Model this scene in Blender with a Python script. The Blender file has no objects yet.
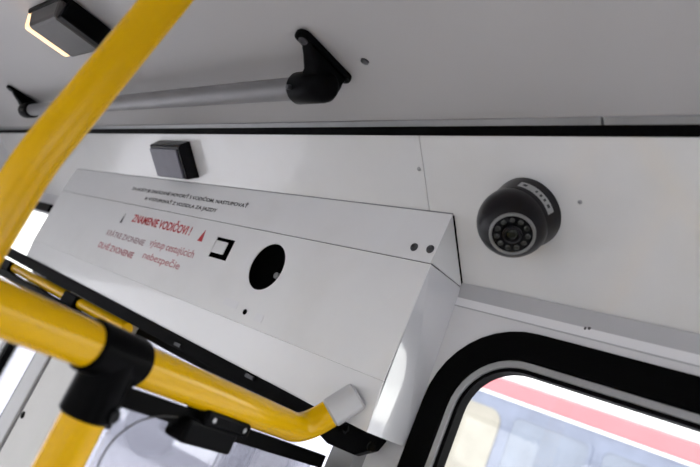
import bpy, bmesh, math, random
from mathutils import Vector, Matrix

random.seed(4)
scene = bpy.context.scene
COL = scene.collection

# ------------------------------------------------------------------ camera
# image is 700x467; vanishing point of the wall direction (-235,131.5), of the
# vertical (1330,-1974); focal length 590 px.  World: -x runs away along the
# wall, +y towards the wall, z up, camera H above the bus floor.
H = 1.80
F = 590.0
vX = Vector((-585, 102, F)).normalized()
_u = 980.0
vZ = Vector((_u, (585*_u - F*F)/102.0, F)).normalized()
vY = vZ.cross(vX)
if vY.z < 0: vY = -vY


def W(a, y, z):
    """a = metres ahead along the wall, y = metres towards the wall, z = metres above the lens"""
    return Vector((-a, y, z + H))


def ray(px, py):
    d = Vector(((px-350)/F, (233.5-py)/F, 1.0))
    return Vector((vX.dot(d), vY.dot(d), vZ.dot(d)))


def at_y(px, py, Y):
    r = ray(px, py); r = r*(Y/r.y); return r.x, r.z


cam_data = bpy.data.cameras.new('camera')
cam = bpy.data.objects.new('camera', cam_data); COL.objects.link(cam)
right = Vector((-vX.x, vY.x, vZ.x)); up = Vector((-vX.y, vY.y, vZ.y)); fwd = Vector((-vX.z, vY.z, vZ.z))
M = Matrix.Identity(4)
for i in range(3):
    M[i][0] = right[i]; M[i][1] = up[i]; M[i][2] = -fwd[i]
M.translation = W(0, 0, 0)
cam.matrix_world = M
cam_data.sensor_width = 36.0
cam_data.lens = 36.0*F/700.0
cam_data.clip_start = 0.02
cam_data.dof.use_dof = True
cam_data.dof.focus_distance = 0.95
cam_data.dof.aperture_fstop = 4.2
scene.camera = cam

# ------------------------------------------------------------------ sky, exposure
world = bpy.data.worlds.new('overcast_sky'); scene.world = world
world.use_nodes = True
bg = world.node_tree.nodes['Background']
bg.inputs[0].default_value = (1.0, 1.018, 0.995, 1)
bg.inputs[1].default_value = 1.0
scene.view_settings.view_transform = 'Standard'
scene.view_settings.look = 'None'
scene.view_settings.gamma = 1.0
scene.view_settings.use_curve_mapping = False
scene.view_settings.exposure = 2.45
try:
    scene.cycles.max_bounces = 14
    scene.cycles.diffuse_bounces = 8
    scene.cycles.transparent_max_bounces = 16
except Exception:
    pass

# ------------------------------------------------------------------ materials
def principled(name, col, rough=0.5, metal=0.0, spec=0.5, coat=0.0, var=0.0, vscale=6.0, bump=0.0, bscale=60.0,
               emit=None, estr=0.0, dirt=None, dirt_scale=3.0, dirt_amt=0.0):
    m = bpy.data.materials.new(name); m.use_nodes = True
    nt = m.node_tree; b = nt.nodes['Principled BSDF']
    b.inputs['Base Color'].default_value = (*col, 1)
    b.inputs['Roughness'].default_value = rough
    b.inputs['Metallic'].default_value = metal
    b.inputs['Specular IOR Level'].default_value = spec
    b.inputs['Coat Weight'].default_value = coat
    b.inputs['Coat Roughness'].default_value = 0.05
    b.inputs['Coat IOR'].default_value = 2.2
    if emit:
        b.inputs['Emission Color'].default_value = (*emit, 1)
        b.inputs['Emission Strength'].default_value = estr
    tc = nt.nodes.new('ShaderNodeTexCoord')
    geo = nt.nodes.new('ShaderNodeNewGeometry')
    if var > 0 or dirt_amt > 0:
        n = nt.nodes.new('ShaderNodeTexNoise'); n.inputs['Scale'].default_value = vscale; n.inputs['Detail'].default_value = 5
        nt.links.new(geo.outputs['Position'], n.inputs['Vector'])
        ramp = nt.nodes.new('ShaderNodeMapRange')
        ramp.inputs[1].default_value = 0.3; ramp.inputs[2].default_value = 0.7
        ramp.inputs[3].default_value = 1-var; ramp.inputs[4].default_value = 1+var*0.4
        nt.links.new(n.outputs['Fac'], ramp.inputs[0])
        mul = nt.nodes.new('ShaderNodeVectorMath'); mul.operation = 'SCALE'
        mul.inputs[0].default_value = col
        nt.links.new(ramp.outputs[0], mul.inputs['Scale'])
        last = mul.outputs[0]
        if dirt_amt > 0:
            n2 = nt.nodes.new('ShaderNodeTexNoise'); n2.inputs['Scale'].default_value = dirt_scale; n2.inputs['Detail'].default_value = 8
            nt.links.new(geo.outputs['Position'], n2.inputs['Vector'])
            mr = nt.nodes.new('ShaderNodeMapRange'); mr.inputs[1].default_value = 0.5; mr.inputs[2].default_value = 0.75
            mr.inputs[4].default_value = dirt_amt
            nt.links.new(n2.outputs['Fac'], mr.inputs[0])
            mx = nt.nodes.new('ShaderNodeMixRGB'); mx.inputs[2].default_value = (*dirt, 1)
            nt.links.new(mr.outputs[0], mx.inputs[0]); nt.links.new(last, mx.inputs[1])
            last = mx.outputs[0]
        nt.links.new(last, b.inputs['Base Color'])
    if bump > 0:
        n3 = nt.nodes.new('ShaderNodeTexNoise'); n3.inputs['Scale'].default_value = bscale; n3.inputs['Detail'].default_value = 3
        nt.links.new(geo.outputs['Position'], n3.inputs['Vector'])
        bp = nt.nodes.new('ShaderNodeBump'); bp.inputs['Strength'].default_value = bump; bp.inputs['Distance'].default_value = 0.002
        nt.links.new(n3.outputs['Fac'], bp.inputs['Height'])
        nt.links.new(bp.outputs[0], b.inputs['Normal'])
    return m


def glass(name, tint=(0.98, 0.98, 0.975), refl=0.6):
    m = bpy.data.materials.new(name); m.use_nodes = True
    nt = m.node_tree; nt.nodes.clear()
    out = nt.nodes.new('ShaderNodeOutputMaterial')
    tr = nt.nodes.new('ShaderNodeBsdfTransparent'); tr.inputs[0].default_value = (*tint, 1)
    gl = nt.nodes.new('ShaderNodeBsdfGlossy'); gl.inputs['Roughness'].default_value = 0.02
    fr = nt.nodes.new('ShaderNodeFresnel'); fr.inputs[0].default_value = 1.45
    ml = nt.nodes.new('ShaderNodeMath'); ml.operation = 'MULTIPLY'; ml.inputs[1].default_value = refl
    mx = nt.nodes.new('ShaderNodeMixShader')
    nt.links.new(fr.outputs[0], ml.inputs[0]); nt.links.new(ml.outputs[0], mx.inputs[0])
    nt.links.new(tr.outputs[0], mx.inputs[1]); nt.links.new(gl.outputs[0], mx.inputs[2])
    nt.links.new(mx.outputs[0], out.inputs[0])
    return m


MAT = dict(
    ceiling=principled('ceiling_paint', (0.47, 0.455, 0.455), 0.42, var=0.05, vscale=2.0, bump=0.03, bscale=30),
    cove=principled('cove_paint', (0.71, 0.705, 0.70), 0.2, coat=0.22, var=0.04, vscale=4.0, bump=0.02, bscale=12, dirt=(0.55, 0.52, 0.44), dirt_scale=7, dirt_amt=0.18),
    wall=principled('wall_paint', (0.66, 0.655, 0.67), 0.3, var=0.04, vscale=5.0),
    sheet_end=principled('glossy_white_sheet', (0.70, 0.70, 0.73), 0.3, var=0.03, vscale=5.0, coat=1.0),
    sheet=principled('white_sheet_metal', (0.76, 0.76, 0.765), 0.32, var=0.03, vscale=5.0, bump=0.015, bscale=14, dirt=(0.55, 0.54, 0.5), dirt_scale=9, dirt_amt=0.15),
    alu=principled('aluminium', (0.30, 0.30, 0.305), 0.4, metal=0.3, var=0.08, vscale=20),
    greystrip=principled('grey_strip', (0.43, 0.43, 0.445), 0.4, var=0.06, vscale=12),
    post_grey=principled('post_grey', (0.24, 0.24, 0.25), 0.5, var=0.06, vscale=8),
    stile_grey=principled('stile_grey', (0.50, 0.49, 0.48), 0.4, var=0.06, vscale=8),
    sheet_semi=principled('semi_gloss_white_sheet', (0.70, 0.70, 0.71), 0.3, var=0.03, vscale=5.0, coat=0.3),
    tube=principled('brushed_tube', (0.19, 0.185, 0.19), 0.38, metal=0.25, var=0.08, vscale=15),
    black=principled('black_plastic', (0.003, 0.003, 0.0035), 0.3, spec=0.018, bump=0.05, bscale=200),
    rubber=principled('black_rubber', (0.001, 0.001, 0.0012), 0.6, spec=0.04),
    gloss_black=principled('gloss_black', (0.003, 0.003, 0.004), 0.2, spec=0.1),
    dark=principled('dark_inside', (0.002, 0.002, 0.002), 0.9, spec=0.02),
    yellow=principled('yellow_powder_coat', (0.73, 0.415, 0.0), 0.18, spec=0.2, var=0.05, vscale=8, bump=0.006, bscale=60),
    sleeve=principled('grey_sleeve', (0.52, 0.52, 0.54), 0.3, var=0.03),
    steel=principled('steel', (0.35, 0.35, 0.36), 0.3, metal=1.0),
    dark_steel=principled('dark_steel', (0.07, 0.07, 0.075), 0.4, metal=0.6),
    red=principled('red_print', (0.50, 0.035, 0.045), 0.6),
    faded=principled('faded_red_print', (0.50, 0.21, 0.23), 0.6),
    faded_grey=principled('faded_grey_print', (0.42, 0.30, 0.32), 0.6),
    print=principled('black_print', (0.03, 0.03, 0.033), 0.6),
    smoke=principled('smoked_cover', (0.05, 0.044, 0.042), 0.4, spec=0.25, var=0.15, vscale=25),
    warm=principled('warm_bulb', (0.9, 0.6, 0.3), 0.4, emit=(1.0, 0.60, 0.30), estr=0.33),
    cam_body=principled('camera_plastic', (0.006, 0.005, 0.0065), 0.3, spec=0.22, bump=0.03, bscale=150),
    cam_ring=principled('camera_bezel', (0.20, 0.20, 0.195), 0.35),
    cam_led=principled('camera_led', (0.03, 0.03, 0.027), 0.2),
    cam_lens=principled('camera_lens', (0.008, 0.010, 0.005), 0.12, spec=0.3),
    sticker=principled('sticker', (0.36, 0.36, 0.36), 0.45, var=0.1, vscale=150),
    purple=principled('purple_grey_lens', (0.055, 0.049, 0.075), 0.3, spec=0.35, var=0.15, vscale=40),
    floor=principled('floor_vinyl', (0.36, 0.36, 0.37), 0.5, var=0.15, vscale=30),
    asphalt=principled('pale_pavement', (0.34, 0.335, 0.38), 0.9, var=0.12, vscale=0.8),
    bus_white=principled('bus_white', (0.75, 0.75, 0.77), 0.35),
    bus_red=principled('bus_red', (0.42, 0.105, 0.125), 0.35, var=0.06, vscale=2.0),
    bus_tan=principled('bus_tan', (0.23, 0.215, 0.185), 0.5, var=0.15, vscale=3.0),
    bus_blue=principled('bus_window_frame', (0.13, 0.15, 0.215), 0.4, var=0.2, vscale=3.0),
    bus_glass=principled('bus_window_glass', (0.12, 0.14, 0.19), 0.12, var=0.25, vscale=1.6),
    glass=glass('clear_glass'),
    glass_blue=glass('bluish_glass', (0.93, 0.935, 0.97), 0.7),
    cable=principled('grey_cable', (0.02, 0.022, 0.026), 0.5),
)

# ------------------------------------------------------------------ mesh helpers
def quad_box(bm, pts):
    """8 points: bottom loop 0-3, top loop 4-7"""
    v = [bm.verts.new(p) for p in pts]
    for f in ((0, 3, 2, 1), (4, 5, 6, 7), (0, 1, 5, 4), (1, 2, 6, 5), (2, 3, 7, 6), (3, 0, 4, 7)):
        bm.faces.new([v[i] for i in f])


def wbox(bm, a0, a1, y0, y1, z0, z1):
    quad_box(bm, [W(a, y, z) for z in (z0, z1) for a, y in ((a0, y0), (a1, y0), (a1, y1), (a0, y1))])


def obox(bm, c, ux, uy, uz, sx, sy, sz):
    pts = []
    for k in (-.5, .5):
        for i, j in ((-.5, -.5), (.5, -.5), (.5, .5), (-.5, .5)):
            pts.append(c + ux*(i*sx) + uy*(j*sy) + uz*(k*sz))
    quad_box(bm, pts)


def frame_of(d):
    d = d.normalized()
    r = Vector((0, 0, 1)) if abs(d.z) < 0.9 else Vector((1, 0, 0))
    x = d.cross(r).normalized()
    return x, d.cross(x).normalized(), d


def lathe(bm, c, d, prof, n=32, cap0=True, cap1=True, a0=0.0, a1=None):
    """prof: list of (radius, height along d)"""
    x, y, d = frame_of(d)
    rings = []
    for r, h in prof:
        rings.append([bm.verts.new(c + d*h + x*(r*math.cos(2*math.pi*i/n)) + y*(r*math.sin(2*math.pi*i/n))) for i in range(n)])
    for A, B in zip(rings, rings[1:]):
        for i in range(n):
            bm.faces.new((A[i], A[(i+1) % n], B[(i+1) % n], B[i]))
    if cap0: bm.faces.new(rings[0][::-1])
    if cap1: bm.faces.new(rings[-1])


def cyl(bm, p0, p1, r, n=24, bevel=0.0):
    L = (p1-p0).length
    if bevel:
        prof = [(r-bevel, 0), (r, bevel), (r, L-bevel), (r-bevel, L)]
    else:
        prof = [(r, 0), (r, L)]
    lathe(bm, p0, p1-p0, prof, n)


def fillet(pts, rad, seg=10):
    out = [pts[0]]
    for i in range(1, len(pts)-1):
        p, c, q = pts[i-1], pts[i], pts[i+1]
        d0 = (p-c).normalized(); d1 = (q-c).normalized()
        ang = d0.angle(d1)
        t = min(rad/math.tan(ang/2), (p-c).length*0.49, (q-c).length*0.49) if ang < 3.1 else 0
        if t <= 0:
            out.append(c); continue
        s, e = c+d0*t, c+d1*t
        for k in range(seg+1):
            u = k/seg
            out.append(s*(1-u)**2 + c*(2*u*(1-u)) + e*u*u)
    out.append(pts[-1])
    return out


def tube(bm, pts, r, n=20):
    rings = []
    t0 = (pts[1]-pts[0]).normalized()
    x, y, _ = frame_of(t0)
    prev = t0
    for i, p in enumerate(pts):
        t = (pts[min(i+1, len(pts)-1)]-pts[max(i-1, 0)]).normalized()
        q = prev.rotation_difference(t)
        x = q @ x; y = q @ y; prev = t
        rings.append([bm.verts.new(p + x*(r*math.cos(2*math.pi*k/n)) + y*(r*math.sin(2*math.pi*k/n))) for k in range(n)])
    for A, B in zip(rings, rings[1:]):
        for k in range(n):
            bm.faces.new((A[k], A[(k+1) % n], B[(k+1) % n], B[k]))
    bm.faces.new(rings[0][::-1]); bm.faces.new(rings[-1])


def rrect(a0, a1, z0, z1, r, seg=10):
    """rounded rectangle loop of (a,z), counter-clockwise from lower-left"""
    out = []
    for ca, cz, s in ((a1-r, z0+r, -90), (a1-r, z1-r, 0), (a0+r, z1-r, 90), (a0+r, z0+r, 180)):
        for k in range(seg+1):
            t = math.radians(s+90*k/seg)
            out.append((ca+r*math.cos(t), cz+r*math.sin(t)))
    return out


def ring_solid(bm, outer, inner, y0, y1):
    """solid frame between two loops of equal length, from y0 to y1"""
    n = len(outer)
    V = [[bm.verts.new(W(a, y, z)) for a, z in loop] for loop, y in ((outer, y0), (inner, y0), (outer, y1), (inner, y1))]
    for i in range(n):
        j = (i+1) % n
        for A, B in ((0, 1), (1, 3), (3, 2), (2, 0)):
            bm.faces.new((V[A][i], V[A][j], V[B][j], V[B][i]))


def square_loop(a0, a1, z0, z1, like):
    """project a rounded loop out to a rectangle so both have the same count"""
    ca, cz = (a0+a1)/2, (z0+z1)/2
    out = []
    n = len(like)//4
    cor = ((a1, z0), (a1, z1), (a0, z1), (a0, z0))
    for q in range(4):
        pts = like[q*n:(q+1)*n]
        for k, (a, z) in enumerate(pts):
            cA, cZ = cor[q]
            h = (n-1)/2
            if q in (0, 2):      # from z-edge to a-edge
                out.append((a, cZ) if k < h else ((cA, cZ) if k == h else (cA, z)))
            else:
                out.append((cA, z) if k < h else ((cA, cZ) if k == h else (a, cZ)))
    return out


def finish(bm, smooth):
    bmesh.ops.remove_doubles(bm, verts=bm.verts, dist=1e-6)
    bmesh.ops.recalc_face_normals(bm, faces=bm.faces)


def mesh_obj(name, bm, mat, parent=None, smooth=False, bevel=0.0, loc=None):
    """verts are given in world space; they are re-based on the thing's own origin"""
    finish(bm, smooth)
    me = bpy.data.meshes.new(name)
    if parent is not None:
        root = parent
        while root.parent: root = root.parent
        L = root.location.copy()
    elif loc is not None:
        L = Vector(loc)
    else:
        vs = [v.co for v in bm.verts]
        L = Vector(((min(v.x for v in vs)+max(v.x for v in vs))/2, (min(v.y for v in vs)+max(v.y for v in vs))/2, min(v.z for v in vs)))
    bmesh.ops.translate(bm, verts=bm.verts, vec=-L)
    bm.to_mesh(me); bm.free()
    me.materials.append(MAT[mat] if isinstance(mat, str) else mat)
    o = bpy.data.objects.new(name, me); COL.objects.link(o)
    if parent is not None: o.parent = parent
    else: o.location = L
    if smooth:
        for p in me.polygons: p.use_smooth = True
        try:
            me.set_sharp_from_angle(angle=math.radians(35))
        except Exception:
            pass
    if bevel:
        md = o.modifiers.new('bevel', 'BEVEL'); md.width = bevel; md.segments = 2; md.limit_method = 'ANGLE'
    return o


def thing(name, loc, label, cat, group=None):
    o = bpy.data.objects.new(name, None); COL.objects.link(o)
    o.empty_display_size = 0.05
    o.location = loc; o['label'] = label; o['category'] = cat
    if group: o['group'] = group
    return o


def tag(o, label, cat, group=None):
    o['label'] = label; o['category'] = cat
    if group: o['group'] = group
    return o


def struct(o, label=None, cat=None):
    o['kind'] = 'structure'
    if label: o['label'] = label
    if cat: o['category'] = cat
    return o


def NB(): return bmesh.new()


# ------------------------------------------------------------------ the bus shell
CEIL = 0.388                       # ceiling height above the lens
TY, TZ = 0.570, 0.375              # top edge of the sloping cove panel
ang = math.radians(42.3)
PD = Vector((0, math.cos(ang), -math.sin(ang)))        # down the cove (y,z)
PN = Vector((0, -math.sin(ang), -math.cos(ang)))       # into the bus
SL = 0.238                         # slope length to the fold
WY = 0.746                         # inner face of the wall
FZ = TZ - SL*math.sin(ang)         # fold height
A0, A1 = -3.2, 2.75                # rear .. front
YL = -1.62                         # inner face of the opposite wall


def C(a, s, h=0.0):
    return W(a, TY + PD.y*s + PN.y*h, TZ + PD.z*s + PN.z*h)


def cove_at(px, py):
    r = ray(px, py)
    k = (PN.y*TY + PN.z*TZ)/(PN.y*r.y + PN.z*r.z)
    r = r*k
    return r.x, (r.y-TY)/PD.y


# ceiling
bm = NB(); wbox(bm, A0, A1, YL+0.16, 0.600, CEIL, CEIL+0.03)
struct(mesh_obj('ceiling', bm, 'ceiling'), 'smooth grey painted ceiling panel above the black trim line', 'ceiling')
ceil = bpy.data.objects['ceiling']
r = ray(365, 61); r = r*(CEIL/r.z)
bm = NB(); lathe(bm, W(r.x, r.y, CEIL), Vector((0, 0, -1)), [(0.006, 0), (0.0058, 0.002), (0.003, 0.0035)], 16)
mesh_obj('screw', bm, 'dark_steel', ceil, smooth=True)

# floor
bm = NB(); wbox(bm, A0, A1, YL-0.05, WY+0.05, -H-0.06, -H)
struct(mesh_obj('floor', bm, 'floor'), 'grey vinyl bus floor', 'floor')

# cove panels over a dark backing so that the seams read as gaps
bm = NB()
quad_box(bm, [C(A0, -0.004, -0.004), C(A1, -0.004, -0.004), C(A1, SL, -0.004), C(A0, SL, -0.004),
              C(A0, -0.004, -0.02), C(A1, -0.004, -0.02), C(A1, SL, -0.02), C(A0, SL, -0.02)])
cove = struct(mesh_obj('wall_cove', bm, 'dark'), 'sloping white cove panels between ceiling trim and side wall', 'wall')
for b0, b1 in ((A0, 0.5545), (0.5558, A1)):
    bm = NB()
    quad_box(bm, [C(b0, 0, 0), C(b1, 0, 0), C(b1, SL, 0), C(b0, SL, 0),
                  C(b0, 0, -0.003), C(b1, 0, -0.003), C(b1, SL, -0.003), C(b0, SL, -0.003)])
    mesh_obj('panel', bm, 'cove', cove)
for px, py, rr in ((419, 169, 0.0035), (580, 202, 0.003)):
    a, s = cove_at(px, py)
    bm = NB(); lathe(bm, C(a, s), W(*PN)-W(0, 0, 0), [(rr, 0), (rr*0.9, 0.001), (rr*0.4, 0.0018)], 14)
    mesh_obj('screw', bm, 'steel', cove, smooth=True)
a, s = cove_at(436, 268)

# ceiling trim: aluminium lip in two lengths and a black rubber insert under it
trim = None
a_joint = cove_at(603, 128)[0]
for k, (b0, b1) in enumerate(((A0, a_joint-0.0014), (a_joint+0.0014, A1))):
    bm = NB()
    sec = [(0.557, 0.3885), (0.5565, 0.3855), (0.5628, 0.3802), (0.570, 0.382), (0.572, 0.3885)]
    lo = [bm.verts.new(W(b0, y, z)) for y, z in sec]; hi = [bm.verts.new(W(b1, y, z)) for y, z in sec]
    for i in range(len(sec)):
        j = (i+1) % len(sec); bm.faces.new((lo[i], lo[j], hi[j], hi[i]))
    bm.faces.new(lo); bm.faces.new(hi[::-1])
    if trim is None:
        trim = struct(mesh_obj('trim_1', bm, 'alu', bevel=0.0006), 'aluminium ceiling trim with black rubber insert along the cove', 'trim')
    else:
        mesh_obj('lip', bm, 'alu', trim, bevel=0.0006)
bm = NB(); quad_box(bm, [C(A0, -0.0088, 0.0012), C(A1, -0.0088, 0.0012), C(A1, 0.0045, 0.0016), C(A0, 0.0045, 0.0016),
                         C(A0, -0.0088, -0.003), C(A1, -0.0088, -0.003), C(A1, 0.0045, 0.0), C(A0, 0.0045, 0.0)])
mesh_obj('rubber_insert', bm, 'rubber', trim)

# lower wall with the rounded window opening (window_1)
WA0, WA1, WZ0, WZ1 = -1.05, 0.500, -0.80, 0.168
outer = rrect(WA0, WA1, WZ0, WZ1, 0.135)
hole = rrect(WA0+0.02, WA1-0.02, WZ0+0.02, WZ1-0.02, 0.118)
bm = NB()
ring_solid(bm, square_loop(-1.4, 0.56, -1.2, FZ, hole), hole, WY, WY+0.035)
wbox(bm, -1.4, 0.56, WY, WY+0.035, -H, -1.2)
wbox(bm, A0, -1.4, WY, WY+0.035, -H, FZ)
wall = struct(mesh_obj('wall_right', bm, 'wall'), 'white side wall around the rounded black framed window', 'wall')
# wall beyond the door
bm = NB()
wbox(bm, 2.05, 2.10, WY, WY+0.035, -H, FZ)
wbox(bm, 2.10, A1, WY, WY+0.035, 0.16, FZ)
wbox(bm, 2.10, A1, WY, WY+0.035, -H, -0.95)
mesh_obj('front_pillar', bm, 'wall', wall)
bm = NB(); wbox(bm, 0.56, 2.05, WY+0.004, WY+0.035, -0.045, FZ)
mesh_obj('door_header', bm, 'wall', wall)

# strip on the fold with shade put into its grey, thin bead beneath
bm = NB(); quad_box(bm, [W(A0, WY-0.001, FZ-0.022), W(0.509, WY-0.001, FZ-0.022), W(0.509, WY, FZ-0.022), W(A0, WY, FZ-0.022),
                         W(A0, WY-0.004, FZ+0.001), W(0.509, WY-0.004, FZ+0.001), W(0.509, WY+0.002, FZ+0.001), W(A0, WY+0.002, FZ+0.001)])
t2 = struct(mesh_obj('fold_shade_strip', bm, 'greystrip'), 'strip along the fold between cove and window wall, grey painted as shade', 'trim')
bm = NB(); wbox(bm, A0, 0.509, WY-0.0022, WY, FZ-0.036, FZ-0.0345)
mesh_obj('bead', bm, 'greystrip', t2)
bm = NB(); wbox(bm, A0, 0.509, WY-0.0016, WY, FZ-0.0345, FZ-0.0222)  # white colour stands in for the brighter light on this band
mesh_obj('brightened_ledge', bm, 'bus_white', t2)
for dx in (0, 4):
    a, z = at_y(585.5+dx, 329, WY)
    bm = NB(); lathe(bm, W(a, WY, z), Vector((0, -1, 0)), [(0.0028, 0), (0.0026, 0.0012), (0.001, 0.002)], 12)
    mesh_obj('screw', bm, 'dark_steel', t2, smooth=True)

# window_1
bm = NB(); mid = rrect(WA0+0.041, WA1-0.041, WZ0+0.041, WZ1-0.041, 0.094)
ring_solid(bm, outer, mid, WY-0.007, WY+0.003)
win = struct(mesh_obj('window_1', bm, 'rubber', bevel=0.003), 'side window with wide black rounded frame below the camera', 'window')
bm = NB(); mid2 = rrect(WA0+0.0505, WA1-0.0505, WZ0+0.0505, WZ1-0.0505, 0.084)
ring_solid(bm, mid, mid2, WY-0.0045, WY+0.012)
mesh_obj('silver_bead', bm, 'alu', win, bevel=0.001)
bm = NB(); mid3 = rrect(WA0+0.056, WA1-0.056, WZ0+0.056, WZ1-0.056, 0.076)
ring_solid(bm, mid2, mid3, WY+0.000, WY+0.02)
mesh_obj('seal', bm, 'rubber', win)
bm = NB(); wbox(bm, WA0+0.053, WA1-0.053, WY+0.012, WY+0.016, WZ0+0.053, WZ1-0.053)
mesh_obj('pane', bm, 'glass', win)

# window_2 beyond the door
bm = NB()
o2 = rrect(2.10, A1-0.02, -0.95, 0.16, 0.03, 10)
i2 = rrect(2.125, A1-0.045, -0.925, 0.14, 0.02, 10)
ring_solid(bm, o2, i2, WY-0.004, WY+0.02)
w2 = struct(mesh_obj('window_2', bm, 'greystrip'), 'narrow bright window beyond the far end of the door cover', 'window')
bm = NB(); wbox(bm, 2.12, A1-0.04, WY+0.006, WY+0.010, -0.93, 0.15)
mesh_obj('pane', bm, 'glass', w2)
bm = NB(); wbox(bm, 2.24, 2.42, WY-0.022, WY-0.004, 0.142, 0.172)
mesh_obj('catch', bm, 'black', w2, bevel=0.003)

# opposite wall, front and rear with their windows
bm = NB()
wbox(bm, A0, A1, YL-0.04, YL, -H, -1.05)
wbox(bm, A0, A1, YL-0.04, YL, 0.17, CEIL+0.03)
wbox(bm, 1.95, A1, YL-0.04, YL, -1.05, 0.17)  # unseen solid stretch added to cut light on the left
for b in (A0, -1.75, -0.3, 1.15):
    wbox(bm, b, b+0.08, YL-0.04, YL, -1.05, 0.17)
struct(mesh_obj('wall_left', bm, 'wall'), 'opposite side wall with a band of windows', 'wall')
bm = NB(); quad_box(bm, [W(A0, YL, 0.19), W(A1, YL, 0.19), W(A1, YL+0.18, CEIL), W(A0, YL+0.18, CEIL),
                         W(A0, YL-0.01, 0.21), W(A1, YL-0.01, 0.21), W(A1, YL+0.16, CEIL+0.02), W(A0, YL+0.16, CEIL+0.02)])
mesh_obj('cove_panel', bm, 'cove', bpy.data.objects['wall_left'])
for k, b in enumerate((A0, -1.75, -0.3, 1.15)):
    e = (-1.75, -0.3, 1.15, 1.95)[k]
    bm = NB(); ring_solid(bm, rrect(b+0.08, e, -1.05, 0.17, 0.02), rrect(b+0.11, e-0.03, -1.02, 0.14, 0.02), YL-0.03, YL+0.005)
    w = struct(mesh_obj('window_%d' % (k+3), bm, 'rubber'), 'window in the opposite side wall', 'window')
    bm = NB(); wbox(bm, b+0.1, e-0.02, YL-0.02, YL-0.016, -1.03, 0.15)
    mesh_obj('pane', bm, 'glass', w)
for nm, a, d, zlo, zhi in (('wall_front', A1, 0.04, -1.1, -0.12), ('wall_rear', A0, -0.04, -0.7, 0.16)):  # unseen front window kept low to cut sheen on the cover
    bm = NB()
    wbox(bm, a, a+d, YL-0.04, WY+0.035, -H, zlo)
    wbox(bm, a, a+d, YL-0.04, WY+0.035, zhi, CEIL+0.03)
    wbox(bm, a, a+d, YL-0.04, YL+0.12, zlo, zhi)
    wbox(bm, a, a+d, WY-0.10, WY+0.035, zlo, zhi)
    w_ = struct(mesh_obj(nm, bm, 'wall'), 'end wall of the bus with a wide window', 'wall')
    bm = NB(); wbox(bm, a+d*0.4, a+d*0.5, YL+0.10, WY-0.08, zlo-0.02, zhi+0.02)
    mesh_obj('pane', bm, 'glass', w_)

# ------------------------------------------------------------------ door_1 under the cover
DY = WY+0.004
bm = NB()
wbox(bm, 0.56, 0.605, DY-0.03, DY+0.03, -H, -0.046)          # rear post
wbox(bm, 2.02, 2.05, DY-0.004, DY+0.03, -H, -0.046)
door = struct(mesh_obj('door_1', bm, 'post_grey'), 'glazed bus door leaves below the white mechanism cover', 'door')


def leaf(b0, b1):
    bm = NB()
    ring_solid(bm, rrect(b0, b1, -1.75, -0.062, 0.01), rrect(b0+0.020, b1-0.020, -1.72, -0.080, 0.008), DY, DY+0.025)
    l = mesh_obj('leaf_frame', bm, 'rubber', door)
    bm = NB(); wbox(bm, b0+0.015, b1-0.015, DY+0.010, DY+0.014, -1.73, -0.075)
    mesh_obj('pane', bm, 'glass_blue', l)


leaf(0.61, 1.335)
leaf(1.775, 2.02)
# the pale stile between the leaves with its grey gasket and dark joint
bm = NB(); wbox(bm, 1.335, 1.672, DY-0.006, DY+0.03, -1.75, -0.062)
st = mesh_obj('stile', bm, 'stile_grey', door, bevel=0.003)
bm = NB(); wbox(bm, 1.672, 1.690, DY+0.002, DY+0.03, -1.75, -0.062)
mesh_obj('joint', bm, 'rubber', st)
bm = NB(); wbox(bm, 1.690, 1.775, DY-0.008, DY+0.03, -1.75, -0.062)
mesh_obj('gasket', bm, 'greystrip', st, bevel=0.004)
a, z = at_y(23, 415, DY-0.006)
bm = NB(); lathe(bm, W(a, DY-0.006, z), Vector((0, -1, 0)), [(0.010, 0), (0.009, 0.002), (0.005, 0.003)], 14)
mesh_obj('screw', bm, 'rubber', st, smooth=True)

# ------------------------------------------------------------------ door mechanism cover (white box)
B0, B1 = 0.511, 2.0
FY = 0.655
BZ, SZ, LZ, TPZ = -0.040, 0.208, 0.030, 0.291
box = thing('door_mechanism_cover', W((B0+B1)/2, 0.70, BZ), 'long white sheet metal cover above the bus door with red and black lettering', 'door cover')
TH = 0.0016


def circle_loop(ca, cz, r, n=40):
    return [(ca+r*math.cos(2*math.pi*k/n), cz+r*math.sin(2*math.pi*k/n)) for k in range(n)]


# round hole and latch hole centres on the front face
ra, rz = at_y(266.5, 266.5, FY); RR = 0.046
la0, la1, lz0, lz1 = 0.985, 1.050, 0.131, 0.176
# front panel pieces: around the round hole, around the latch hole, and plain runs (one mesh)
bm = NB()
z0, z1 = LZ, SZ-0.0005
n = 40
circ = [(ra+RR*math.cos(math.radians(-135+360*k/n)), rz+RR*math.sin(math.radians(-135+360*k/n))) for k in range(n)]
sqa0, sqa1 = ra-0.06, ra+0.06


def sq_pt(k):
    q, t = divmod(k, n//4); t = t/(n//4)
    return ((sqa0+(sqa1-sqa0)*t, z0), (sqa1, z0+(z1-z0)*t), (sqa1-(sqa1-sqa0)*t, z1), (sqa0, z1-(z1-z0)*t))[q]


ring_solid(bm, [sq_pt(k) for k in range(n)], circ, FY, FY+TH)
wbox(bm, B0, sqa0, FY, FY+TH, z0, z1)
wbox(bm, sqa1, la0, FY, FY+TH, z0, z1)
wbox(bm, la1, B1, FY, FY+TH, z0, z1)
wbox(bm, la0, la1, FY, FY+TH, z0, lz0)
wbox(bm, la0, la1, FY, FY+TH, lz1, z1)
front = mesh_obj('front_panel', bm, 'sheet', box)
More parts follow.
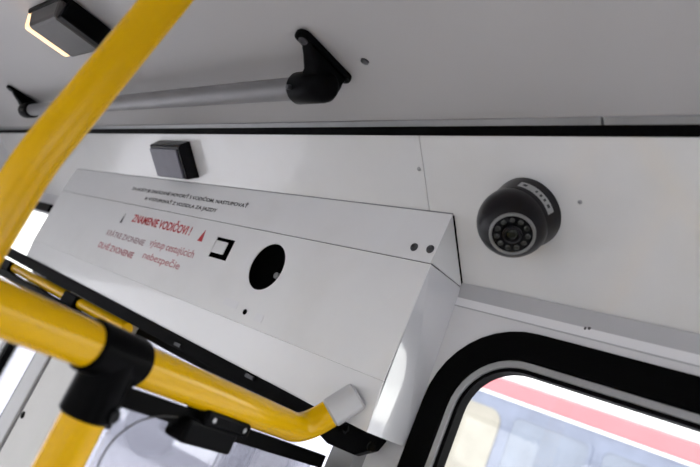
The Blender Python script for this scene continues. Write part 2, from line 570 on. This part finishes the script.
# lower flange, folded slightly back
bm = NB()
quad_box(bm, [W(B0, FY+0.007, BZ), W(B1, FY+0.007, BZ), W(B1, FY+0.009, BZ), W(B0, FY+0.009, BZ),
              W(B0, FY, LZ-0.0003), W(B1, FY, LZ-0.0003), W(B1, FY+TH, LZ-0.0003), W(B0, FY+TH, LZ-0.0003)])
mesh_obj('lower_flange', bm, 'sheet_semi', box)
# upper lid, leaning to the cove, with a small lap joint over the front panel
bm = NB()
quad_box(bm, [W(B0, FY-0.0006, SZ+0.0009), W(B1, FY-0.0006, SZ+0.0009), W(B1, FY+TH, SZ+0.0009), W(B0, FY+TH, SZ+0.0009),
              W(B0, FY+0.0045, TPZ), W(B1, FY+0.0045, TPZ), W(B1, FY+0.0075, TPZ), W(B0, FY+0.0075, TPZ)])
lid = mesh_obj('lid', bm, 'sheet', box)
bm = NB()
pts = [(FY+0.0012, SZ+0.0022), (FY+0.0955, SZ+0.0022), (FY+0.0065, TPZ-0.001)]
lo = [bm.verts.new(W(B0+0.0002, y, z)) for y, z in pts]; hi = [bm.verts.new(W(B0+0.003, y, z)) for y, z in pts]
bm.faces.new(lo); bm.faces.new(hi[::-1])
for i in range(3): bm.faces.new((lo[i], lo[(i+1) % 3], hi[(i+1) % 3], hi[i]))
mesh_obj('lid_end', bm, 'sheet', lid)
# thin dark tubes painting in the shadow line where lid meets cove
sA = (Vector((0, FY+0.006, TPZ)) - Vector((0, TY, TZ))).dot(PD)
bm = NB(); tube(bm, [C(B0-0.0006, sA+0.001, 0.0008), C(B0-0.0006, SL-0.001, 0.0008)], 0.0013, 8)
mesh_obj('shadow_line', bm, 'rubber', lid)
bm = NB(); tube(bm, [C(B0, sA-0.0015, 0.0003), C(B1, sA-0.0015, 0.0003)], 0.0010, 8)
mesh_obj('shadow_line', bm, 'post_grey', lid)
# end panels
for nm, b, s in (('end_panel', B0, 1), ('end_panel', B1, -1)):
    bm = NB()
    quad_box(bm, [W(b+0.0005*s, FY+0.0075, BZ), W(b+0.002*s, FY+0.0075, BZ), W(b-0.008*s, WY-0.001, BZ), W(b-0.0095*s, WY-0.001, BZ),
                  W(b+0.0005*s, FY+0.001, SZ), W(b+0.002*s, FY+0.001, SZ), W(b-0.0*s, WY-0.001, SZ), W(b-0.0015*s, WY-0.001, SZ)])
    mesh_obj(nm, bm, 'sheet_end', box)
# black sheet standing in for inner shade, so holes and seam read black
bm = NB(); wbox(bm, B0+0.006, B1-0.006, FY+0.03, FY+0.032, BZ+0.002, SZ+0.03)
mesh_obj('inner_shade', bm, 'dark', box)
# lock barrel inside the round hole
la_, lz_ = at_y(277, 276, FY+0.018)
bm = NB(); cyl(bm, W(la_, FY+0.03, lz_), W(la_, FY+0.014, lz_), 0.006, 16, 0.001)
mesh_obj('lock_barrel', bm, 'steel', box, smooth=True)
# latch plate seen in the square hole
bm = NB(); wbox(bm, 1.008, 1.065, FY+0.0018, FY+0.004, 0.142, 0.169)
mesh_obj('latch_plate', bm, 'sheet', box, bevel=0.002)
# bolts on the lid, keyhole and stickers on the lower front edge
for px, py in ((414, 247), (430, 249)):
    a, z = at_y(px, py, FY)
    bm = NB(); lathe(bm, W(a, FY+0.0018, z), Vector((0, -1, 0)), [(0.0068, 0), (0.0066, 0.002), (0.0045, 0.0045), (0.0022, 0.0046), (0.0020, 0.003)], 18)
    mesh_obj('bolt', bm, 'dark_steel', lid, smooth=True)
a, z = at_y(245, 312, FY)
bm = NB(); lathe(bm, W(a, FY, z), Vector((0, -1, 0)), [(0.0052, 0), (0.0050, 0.0012)], 16)
mesh_obj('keyhole', bm, 'dark', front)
for px, py, w_, h_ in ((231, 303, 0.045, 0.014), (259, 318, 0.022, 0.014)):
    a, z = at_y(px, py, FY)
    bm = NB(); wbox(bm, a-w_/2, a+w_/2, FY-0.0006, FY, z-h_/2, z+h_/2)
    mesh_obj('white_sticker', bm, 'bus_white', front)


def lettering(name, body, a_left, a_right, zb, zt, mat, parent, y=FY-0.0005, lean=0.0, bold=0.024):
    cu = bpy.data.curves.new(name, 'FONT'); cu.body = body; cu.size = 1.0; cu.extrude = 0.0; cu.offset = bold
    tmp = bpy.data.objects.new(name+'_tmp', cu); COL.objects.link(tmp)
    dg = bpy.context.evaluated_depsgraph_get(); dg.update()
    me = bpy.data.meshes.new_from_object(tmp.evaluated_get(dg))
    bpy.data.objects.remove(tmp)
    xs = [v.co.x for v in me.vertices]; ys = [v.co.y for v in me.vertices]
    x0, x1, y0, y1 = min(xs), max(xs), min(ys), max(ys)
    root = parent
    while root.parent: root = root.parent
    for v in me.vertices:
        u = (v.co.x-x0)/(x1-x0); t = (v.co.y-y0)/(y1-y0)
        z = zb+(zt-zb)*t
        v.co = W(a_left+(a_right-a_left)*u, y+lean*(z-SZ), z) - root.location
    me.materials.clear(); me.materials.append(MAT[mat])
    o = bpy.data.objects.new(name, me); COL.objects.link(o); o.parent = parent
    return o


LN = (0.0051)/(TPZ-SZ)
lettering('black_lettering', 'ZA JAZDY JE ZAKÁZANÉ HOVORIŤ S VODIČOM, NASTUPOVAŤ', 1.540, 1.003, 0.2465, 0.2610, 'print', lid, FY-0.0011, LN)
lettering('black_lettering', 'A VYSTUPOVAŤ Z VOZIDLA ZA JAZDY', 1.440, 1.100, 0.2245, 0.2390, 'print', lid, FY-0.0011, LN)
lettering('red_lettering', 'ZNAMENIE VODIČOVI !', 1.445, 1.155, 0.163, 0.191, 'red', front)
lettering('faded_lettering', 'KRÁTKE ZVONENIE', 1.540, 1.325, 0.112, 0.131, 'faded_grey', front)
lettering('faded_lettering', 'výstup cestujúcich', 1.300, 1.100, 0.112, 0.135, 'faded', front, bold=0.010)
lettering('faded_lettering', 'DLHÉ ZVONENIE', 1.548, 1.345, 0.075, 0.095, 'faded', front)
lettering('faded_lettering', 'nebezpečie', 1.300, 1.130, 0.080, 0.103, 'faded', front, bold=0.010)
for (ac, zc, m_, w_) in ((1.497, 0.166, 'dark_steel', 0.006), (1.106, 0.170, 'red', 0.009)):
    bm = NB()
    tri = [(ac+w_, zc-0.013), (ac-w_, zc-0.013), (ac-w_*0.3, zc+0.014)]
    v0 = [bm.verts.new(W(a, FY-0.0007, z)) for a, z in tri]; v1 = [bm.verts.new(W(a, FY, z)) for a, z in tri]
    bm.faces.new(v0); bm.faces.new(v1[::-1])
    for i in range(3): bm.faces.new((v0[i], v0[(i+1) % 3], v1[(i+1) % 3], v1[i]))
    mesh_obj('warning_triangle', bm, m_, front)

# ------------------------------------------------------------------ black door track, drive rod and corner plate
tr = thing('door_track', W(1.4, 0.69, -0.062), 'black door track bar running along the bottom edge of the white cover', 'door track')
bm = NB()
quad_box(bm, [W(0.60, FY+0.004, -0.062), W(2.30, FY-0.003, -0.050), W(2.30, FY+0.03, -0.050), W(0.60, FY+0.03, -0.062),
              W(0.60, FY+0.004, -0.0405), W(2.30, FY-0.003, -0.018), W(2.30, FY-0.0015, -0.018), W(0.60, FY+0.006, -0.0405)])
mesh_obj('bar', bm, 'rubber', tr, bevel=0.002)
for px, py in ((178, 345), (250, 377)):
    a, z = at_y(px, py, FY+0.002)
    bm = NB(); wbox(bm, a-0.011, a+0.011, FY-0.0005, FY+0.0035, z-0.003, z+0.003)
    mesh_obj('worn_clip', bm, 'dark_steel', tr)
bm = NB()
poly = [(0.512, -0.041), (0.612, -0.041), (0.640, -0.072), (0.602, -0.082), (0.548, -0.078), (0.520, -0.060)]
lo = [bm.verts.new(W(a, 0.700, z)) for a, z in poly]; hi = [bm.verts.new(W(a, 0.716, z)) for a, z in poly]
bm.faces.new(lo); bm.faces.new(hi[::-1])
for i in range(6): bm.faces.new((lo[i], lo[(i+1) % 6], hi[(i+1) % 6], hi[i]))
cp = mesh_obj('corner_plate', bm, 'black', tr, bevel=0.002)
for px, py in ((372, 447), (347, 429)):
    a, z = at_y(px, py, 0.70)
    bm = NB(); lathe(bm, W(a, 0.700, z), Vector((0, -1, 0)), [(0.0072, 0), (0.0070, 0.003), (0.0045, 0.0032), (0.0042, 0.001)], 18)
    mesh_obj('bolt', bm, 'gloss_black', cp, smooth=True)

rod = thing('door_drive_rod', W(1.75, 0.68, -0.11), 'thin yellow rod between black brackets under far end of cover', 'drive rod')
bm = NB(); cyl(bm, W(1.27, 0.690, -0.0745), W(2.18, 0.690, -0.0745), 0.0145, 16, 0.002)
mesh_obj('rod', bm, 'yellow', rod, smooth=True)
for a0_, a1_ in ((1.545, 1.63), (2.12, 2.22)):
    bm = NB(); wbox(bm, a0_, a1_, 0.668, 0.70, -0.095, -0.0605)
    mesh_obj('bracket', bm, 'rubber', rod, bevel=0.003)
bm = NB(); wbox(bm, 1.28, 2.26, 0.660, 0.690, -0.114, -0.0905)
mesh_obj('arm', bm, 'rubber', rod, bevel=0.002)

# ------------------------------------------------------------------ dome camera
ca, cs = cove_at(527, 212)
nrm = Vector((0, PN.y, PN.z))
base_c = C(ca, cs, 0.0003)
dc = thing('dome_camera', base_c, 'black dome surveillance camera with ring of infrared lights on white cove panel', 'camera')
bm = NB()
lathe(bm, base_c, nrm, [(0.0478, 0), (0.0478, 0.004), (0.0465, 0.012), (0.0441, 0.030), (0.038, 0.034)], 48)
base = mesh_obj('base', bm, 'cam_body', dc, smooth=True)
eye_c = base_c + nrm*0.030 - up*0.003 - right*0.003
to_cam = (W(0, 0, 0)-eye_c).normalized()
look = (to_cam*math.cos(math.radians(24)) - up*math.sin(math.radians(24)) - right*0.02).normalized()
RE = 0.0460; RB = 0.0285
zc = math.sqrt(RE*RE-RB*RB)
bm = NB()
prof = []
for k in range(15):
    th = math.radians(150) - (math.radians(150)-math.asin(RB/RE))*k/14
    prof.append((RE*math.sin(th), RE*math.cos(th)))
lathe(bm, eye_c, look, prof, 48)
eye = mesh_obj('eyeball', bm, 'cam_body', dc, smooth=True)
bm = NB()
lathe(bm, eye_c+look*zc, look, [(RB, -0.001), (RB, 0.0015), (RB-0.0012, 0.0028), (RB-0.0032, 0.0028), (RB-0.0040, 0.0010)], 48, cap1=False)
mesh_obj('bezel', bm, 'cam_ring', eye, smooth=True)
bm = NB(); lathe(bm, eye_c+look*(zc+0.0002), look, [(RB-0.0030, 0), (RB-0.0036, 0.001)], 40)
mesh_obj('face_plate', bm, 'gloss_black', eye)
fx, fy, _ = frame_of(look)
for k in range(11):
    t = 2*math.pi*k/11
    c = eye_c + look*(zc+0.001) + fx*(0.0188*math.cos(t)) + fy*(0.0188*math.sin(t))
    bm = NB(); lathe(bm, c, look, [(0.0038, 0), (0.0036, 0.001), (0.0022, 0.0022)], 14)
    mesh_obj('infrared_light', bm, 'cam_led', eye, smooth=True)
bm = NB(); lathe(bm, eye_c+look*(zc+0.001), look, [(0.0118, 0), (0.0118, 0.003), (0.0090, 0.004), (0.0075, 0.0020)], 32)
lr = mesh_obj('lens_barrel', bm, 'cam_body', eye, smooth=True)
bm = NB(); lathe(bm, eye_c+look*(zc+0.003), look, [(0.0072, 0), (0.0060, 0.0012), (0.0032, 0.0020)], 24)
mesh_obj('lens', bm, 'cam_lens', eye, smooth=True)
# sticker on the upper right of the base rim
bx, by, _ = frame_of(nrm)
target_dir = (right*0.74 + up*0.67)
t0 = math.atan2(target_dir.dot(by), target_dir.dot(bx))
bm = NB()
lo = []; hi = []
for k in range(13):
    t = t0 + math.radians(-36 + 72*k/12)
    rd = bx*math.cos(t)+by*math.sin(t)
    lo.append(bm.verts.new(base_c + nrm*0.0140 + rd*0.0467)); hi.append(bm.verts.new(base_c + nrm*0.0255 + rd*0.0452))
for k in range(12): bm.faces.new((lo[k], lo[k+1], hi[k+1], hi[k]))
stk = mesh_obj('sticker', bm, 'sticker', base, smooth=True)
for a_deg, wd in ((-24, 6), (-13, 4), (-4, 4), (5, 3), (26, 7)):
    bm = NB(); lo = []; hi = []
    for k in range(4):
        t = t0 + math.radians(a_deg - wd/2 + wd*k/3)
        rd = bx*math.cos(t)+by*math.sin(t)
        lo.append(bm.verts.new(base_c + nrm*0.0175 + rd*0.04645)); hi.append(bm.verts.new(base_c + nrm*0.0220 + rd*0.04585))
    for k in range(3): bm.faces.new((lo[k], lo[k+1], hi[k+1], hi[k]))
    mesh_obj('sticker_print', bm, 'print', base)

# ------------------------------------------------------------------ small indicator unit on the cove
ind = thing('indicator_unit', C(1.32, 0.055), 'small black framed unit with purple grey face on the cove panel', 'indicator')
a0_, a1_, s0_, s1_, hh = 1.222, 1.372, 0.020, 0.108, 0.030
bm = NB()
quad_box(bm, [C(a0_, s0_), C(a1_, s0_), C(a1_, s1_), C(a0_, s1_),
              C(a0_+0.006, s0_+0.004, hh), C(a1_-0.004, s0_+0.004, hh), C(a1_-0.004, s1_-0.004, hh), C(a0_+0.006, s1_-0.004, hh)])
mesh_obj('housing', bm, 'gloss_black', ind, bevel=0.003)
bm = NB()
quad_box(bm, [C(a0_+0.016, s0_+0.011, hh-0.002), C(a1_-0.005, s0_+0.011, hh-0.002), C(a1_-0.005, s1_-0.006, hh-0.002), C(a0_+0.016, s1_-0.006, hh-0.002),
              C(a0_+0.018, s0_+0.013, hh+0.003), C(a1_-0.006, s0_+0.013, hh+0.003), C(a1_-0.006, s1_-0.007, hh+0.003), C(a0_+0.018, s1_-0.007, hh+0.003)])
face = mesh_obj('face', bm, 'purple', ind)

# ------------------------------------------------------------------ ceiling hand tube on two black brackets
TBY, TBZ = 0.424, 0.352
ht = thing('ceiling_handrail', W(1.2, TBY, TBZ-0.03), 'grey metal handrail tube held below the ceiling by black brackets', 'handrail')
bm = NB(); cyl(bm, W(0.655, TBY, TBZ), W(1.86, TBY, TBZ), 0.0165, 28)
mesh_obj('tube', bm, 'tube', ht, smooth=True)


def bracket(a, s):
    """s=+1: the tube leaves towards +a"""
    bm = NB()
    y0, y1 = 0.350, 0.456
    prof = rrect(a-0.013, a+0.013, y0, y1, 0.012, 6)
    lo = [bm.verts.new(W(p, q, CEIL-0.0005)) for p, q in prof]; hi = [bm.verts.new(W(p, q, CEIL-0.009)) for p, q in prof]
    n_ = len(prof)
    for i in range(n_): bm.faces.new((lo[i], lo[(i+1) % n_], hi[(i+1) % n_], hi[i]))
    bm.faces.new(lo); bm.faces.new(hi[::-1])
    pl_ = mesh_obj('bracket_plate', bm, 'black', ht, bevel=0.002)
    for q in (y0+0.013, y1-0.013):
        bm = NB(); lathe(bm, W(a, q, CEIL-0.009), Vector((0, 0, -1)), [(0.0065, 0), (0.0062, 0.003), (0.003, 0.0035), (0.0028, 0.002)], 14)
        mesh_obj('bolt', bm, 'dark_steel', pl_, smooth=True)
    # body: loft from the plate to the socket
    bm = NB()
    rings = []
    for u, ya, yb, aw0, aw1 in ((0, 0.366, 0.446, -0.011, 0.011), (0.35, 0.378, 0.444, -0.010, 0.013), (0.7, 0.394, 0.446, -0.008, 0.022), (1.0, 0.402, 0.446, -0.006, 0.032)):
        z = (CEIL-0.008)*(1-u) + (TBZ+0.002)*u
        rings.append([bm.verts.new(W(a+s*p, q, z)) for p, q in ((aw0, ya), (aw1, ya), (aw1, yb), (aw0, yb))])
    for A_, B_ in zip(rings, rings[1:]):
        for i in range(4): bm.faces.new((A_[i], A_[(i+1) % 4], B_[(i+1) % 4], B_[i]))
    bm.faces.new(rings[0]); bm.faces.new(rings[-1][::-1])
    mesh_obj('bracket_arm', bm, 'black', pl_, bevel=0.004)
    bm = NB()
    lathe(bm, W(a-s*0.008, TBY, TBZ), Vector((-s, 0, 0)), [(0.010, -0.006), (0.017, -0.003), (0.0215, 0.004), (0.0225, 0.012), (0.0225, 0.062), (0.0205, 0.066), (0.0166, 0.066)], 28)
    so = mesh_obj('socket', bm, 'black', pl_, smooth=True)
    bm = NB(); cyl(bm, W(a+s*0.045, TBY-0.018, TBZ-0.012), W(a+s*0.045, TBY-0.0245, TBZ-0.016), 0.0035, 12, 0.001)
    mesh_obj('grub_screw', bm, 'dark_steel', pl_, smooth=True)


bracket(0.610, 1)
bracket(1.900, -1)

# ------------------------------------------------------------------ ceiling lamp
lp = thing('ceiling_lamp', W(1.12, 0.235, CEIL-0.045), 'small ceiling lamp with smoked cover and warm glowing edge', 'lamp')
def ltap(bm, a0, a1, y0, y1, zt, zb, ins):
    quad_box(bm, [W(a0, y0, zt), W(a1, y0, zt), W(a1, y1, zt), W(a0, y1, zt),
                  W(a0+ins, y0+ins, zb), W(a1-ins, y0+ins, zb), W(a1-ins, y1-ins, zb), W(a0+ins, y1-ins, zb)])
bm = NB(); ltap(bm, 1.035, 1.212, 0.186, 0.292, CEIL-0.0005, CEIL-0.010, 0.002)
mesh_obj('base', bm, 'black', lp, bevel=0.003)
bm = NB(); ltap(bm, 1.038, 1.190, 0.188, 0.290, CEIL-0.010, CEIL-0.040, 0.008)
mesh_obj('cover', bm, 'smoke', lp, bevel=0.006)
bm = NB(); ltap(bm, 1.182, 1.224, 0.190, 0.288, CEIL-0.002, CEIL-0.037, 0.007)
mesh_obj('lit_lens', bm, 'warm', lp, bevel=0.006)
bm = NB(); wbox(bm, 1.028, 1.052, 0.200, 0.280, CEIL-0.038, CEIL-0.004)
mesh_obj('end_clip', bm, 'black', lp, bevel=0.003)

# ------------------------------------------------------------------ yellow grab rail with black T joint, lower pole and sleeve
R0 = Vector((0.463, 0.186, -0.047)); RD = Vector((0.084, 0.309, -0.019))
def RP(t, dz=0.0):
    p = R0+RD*t; return W(p.x, p.y, p.z+dz)
TR = 0.019
gr = thing('grab_rail', W(0.481, 0.254, -H), 'yellow grab rail with black T joint running to the white cover', 'grab rail')
corner = RP(1.40); end = W(0.543, FY+0.001, -0.001)
rs = RP(-1.5)
path = fillet([Vector((rs.x, rs.y, 0.0)), rs, corner, end], 0.045, 12)
# split the path at the sleeve
cut = corner.lerp(end, 0.48)
ypath = [p for p in path[:-1]] + [cut]
bm = NB(); tube(bm, ypath, TR, 28)
mesh_obj('rail', bm, 'yellow', gr, smooth=True)
bm = NB(); cyl(bm, cut, end, TR+0.0016, 28, 0.003)
mesh_obj('end_sleeve', bm, 'sleeve', gr, smooth=True)
tt = 0.255
Tc = RP(tt); rdir = (RP(1)-RP(0)).normalized()
bm = NB(); cyl(bm, Tc-rdir*0.034, Tc+rdir*0.026, TR+0.0032, 32, 0.002)
tj = mesh_obj('t_joint', bm, 'black', gr, smooth=True)
dn = Vector((0, 0, -1))
bm = NB(); cyl(bm, Tc, Tc+dn*0.055, TR+0.0032, 32, 0.002)
mesh_obj('socket', bm, 'black', tj, smooth=True)
side = dn.cross(rdir).normalized()
if side.dot(W(0, 0, 0)-Tc) < 0: side = -side
bm = NB(); cyl(bm, Tc+dn*0.044+side*0.018+rdir*0.008, Tc+dn*0.044+side*0.0245+rdir*0.008, 0.0062, 16, 0.001)
mesh_obj('bolt', bm, 'gloss_black', tj, smooth=True)
bm = NB(); obox(bm, Tc+dn*0.036+rdir*0.0215, rdir, side, dn, 0.009, 0.020, 0.045)
mesh_obj('clamp_rib', bm, 'black', tj, bevel=0.003)
bm = NB(); cyl(bm, W(-Tc.x, Tc.y, -H), Tc+dn*0.03, TR, 28)
mesh_obj('pole', bm, 'yellow', gr, smooth=True)

bm = NB(); cyl(bm, RP(tt, -0.45), RP(1.62, -0.45), TR, 24)
mesh_obj('knee_rail', bm, 'yellow', gr, smooth=True)
# glass draught screen hanging under the rail, its clamp and cable
g0, g1 = 0.36, 1.70
sc = thing('glass_screen', RP(0.9, -0.425), 'clear glass draught screen with black top seal under yellow rail', 'glass screen')
hdir = Vector((rdir.x, rdir.y, 0)).normalized(); hs = Vector((-hdir.y, hdir.x, 0))
def slab(bm, t0, t1, d0, d1, w):
    quad_box(bm, [RP(t0, d0)-hs*w, RP(t1, d0)-hs*w, RP(t1, d0)+hs*w, RP(t0, d0)+hs*w,
                  RP(t0, d1)-hs*w, RP(t1, d1)-hs*w, RP(t1, d1)+hs*w, RP(t0, d1)+hs*w])
bm = NB(); slab(bm, g0, 1.62, -0.425, -0.037, 0.0025)
mesh_obj('pane', bm, 'glass_blue', sc)
bm = NB(); slab(bm, g0-0.06, 1.70, -0.039, -0.0205, 0.0035)
mesh_obj('top_seal', bm, 'rubber', sc, bevel=0.001)
bm = NB(); slab(bm, 0.68, 0.95, -0.030, -0.014, 0.0165)
cl = mesh_obj('clamp', bm, 'black', sc, bevel=0.004)
cl['label'] = 'black plastic clamp under the yellow rail'
bm = NB(); slab(bm, 0.62, 0.90, -0.053, -0.028, 0.014)
mesh_obj('jaw', bm, 'black', cl, bevel=0.004)
for t in (0.72, 0.91):
    c = RP(t, -0.022); sgn = 1 if hs.dot(W(0, 0, 0)-c) > 0 else -1
    bm = NB(); cyl(bm, c+hs*sgn*0.012, c+hs*sgn*0.0175, 0.0032, 14, 0.0008)
    mesh_obj('bolt', bm, 'steel', cl, smooth=True)
cpts = []
for px, py, t in ((178, 417, .60), (163, 416, .55), (150, 417.5, .50), (138, 421.5, .46), (127, 428, .43), (116, 437, .41), (107, 448, .40), (100, 460, .39), (94, 478, .39), (90, 500, .40)):
    p = RP(t); d = ray(px, py); k = p.y*0.97/d.y
    cpts.append(W(d.x*k, d.y*k, d.z*k))
cpts += [W(0.492, 0.291, -0.30), W(0.488, 0.287, -0.80), W(0.488, 0.287, -H+0.001)]
bm = NB(); tube(bm, fillet(cpts, 0.01, 4), 0.0009, 10)
tag(mesh_obj('cable', bm, 'cable', smooth=True), 'thin dark cable curving down from the black clamp', 'cable')

# ------------------------------------------------------------------ bent yellow pole in front
gp = thing('grab_pole', W(0.566, 0.152, -H), 'blurred yellow pole leaning across the upper left corner', 'grab pole')
pts = [W(0.566, 0.151, -H), W(0.566, 0.153, 0.070), W(0.545, 0.171, 0.25), W(0.529, 0.185, CEIL)]
bm = NB(); tube(bm, fillet(pts, 0.25, 14), TR, 28)
mesh_obj('tube', bm, 'yellow', gp, smooth=True)
bm = NB(); lathe(bm, W(0.529, 0.185, CEIL-0.0005), Vector((0, 0, -1)), [(0.04, 0), (0.04, 0.006), (0.024, 0.012), (0.0195, 0.014)], 28)
mesh_obj('ceiling_flange', bm, 'black', gp, smooth=True)

# ------------------------------------------------------------------ outside
GZ = -H-0.40
bm = NB(); wbox(bm, -60, 60, -60, 60, GZ-0.2, GZ)
struct(mesh_obj('ground', bm, 'asphalt'), 'pale pavement outside the bus', 'ground')

NYB = 9.0
nb = thing('parked_bus', W(0, NYB+1.25, GZ), 'white bus with a red roof band parked outside the window', 'bus')
bm = NB(); wbox(bm, -5.5, 7.5, NYB, NYB+2.5, GZ+0.35, 0.90)
mesh_obj('body', bm, 'bus_white', nb, bevel=0.03)
bm = NB(); wbox(bm, -5.5, 7.5, NYB-0.012, NYB+2.5, 0.905, 1.16)
mesh_obj('red_band', bm, 'bus_red', nb, bevel=0.02)
bm = NB(); wbox(bm, -5.4, 7.4, NYB+0.05, NYB+2.45, 1.165, 1.42)
mesh_obj('roof', bm, 'bus_white', nb, bevel=0.08)
bm = NB(); wbox(bm, -5.5, 7.5, NYB-0.03, NYB, 0.865, 0.905)
mesh_obj('gutter', bm, 'bus_white', nb, bevel=0.01)
bm = NB(); wbox(bm, -5.5, 7.5, NYB-0.006, NYB, -0.45, 0.865)
mesh_obj('window_band', bm, 'bus_blue', nb)
for k, b in enumerate((-5.3, -3.9, -2.5, -1.1, 0.3, 1.7, 3.1)):
    bm = NB(); ring_solid(bm, rrect(b, b+1.3, -0.38, 0.72, 0.14), rrect(b+0.05, b+1.25, -0.33, 0.67, 0.11), NYB-0.022, NYB-0.004)
    w = mesh_obj('window', bm, 'bus_blue', nb)
    bm = NB()
    lp_ = rrect(b+0.04, b+1.26, -0.34, 0.68, 0.11)
    v0 = [bm.verts.new(W(a, NYB-0.014, z)) for a, z in lp_]; v1 = [bm.verts.new(W(a, NYB-0.008, z)) for a, z in lp_]
    bm.faces.new(v0); bm.faces.new(v1[::-1])
    for i in range(len(lp_)): bm.faces.new((v0[i], v0[(i+1) % len(lp_)], v1[(i+1) % len(lp_)], v1[i]))
    mesh_obj('pane', bm, 'bus_glass', w)
# front door area in a tan tone with rounded corner
bm = NB()
lp_ = rrect(4.55, 7.2, -1.6, 0.66, 0.22)
v0 = [bm.verts.new(W(a, NYB-0.025, z)) for a, z in lp_]; v1 = [bm.verts.new(W(a, NYB-0.004, z)) for a, z in lp_]
bm.faces.new(v0); bm.faces.new(v1[::-1])
for i in range(len(lp_)): bm.faces.new((v0[i], v0[(i+1) % len(lp_)], v1[(i+1) % len(lp_)], v1[i]))
mesh_obj('side_panel', bm, 'bus_tan', nb)
for b in (-3.6, 5.3):
    bm = NB(); cyl(bm, W(b, NYB-0.02, GZ+0.48), W(b, NYB+0.3, GZ+0.48), 0.48, 32, 0.03)
    mesh_obj('wheel', bm, 'rubber', nb, smooth=True)
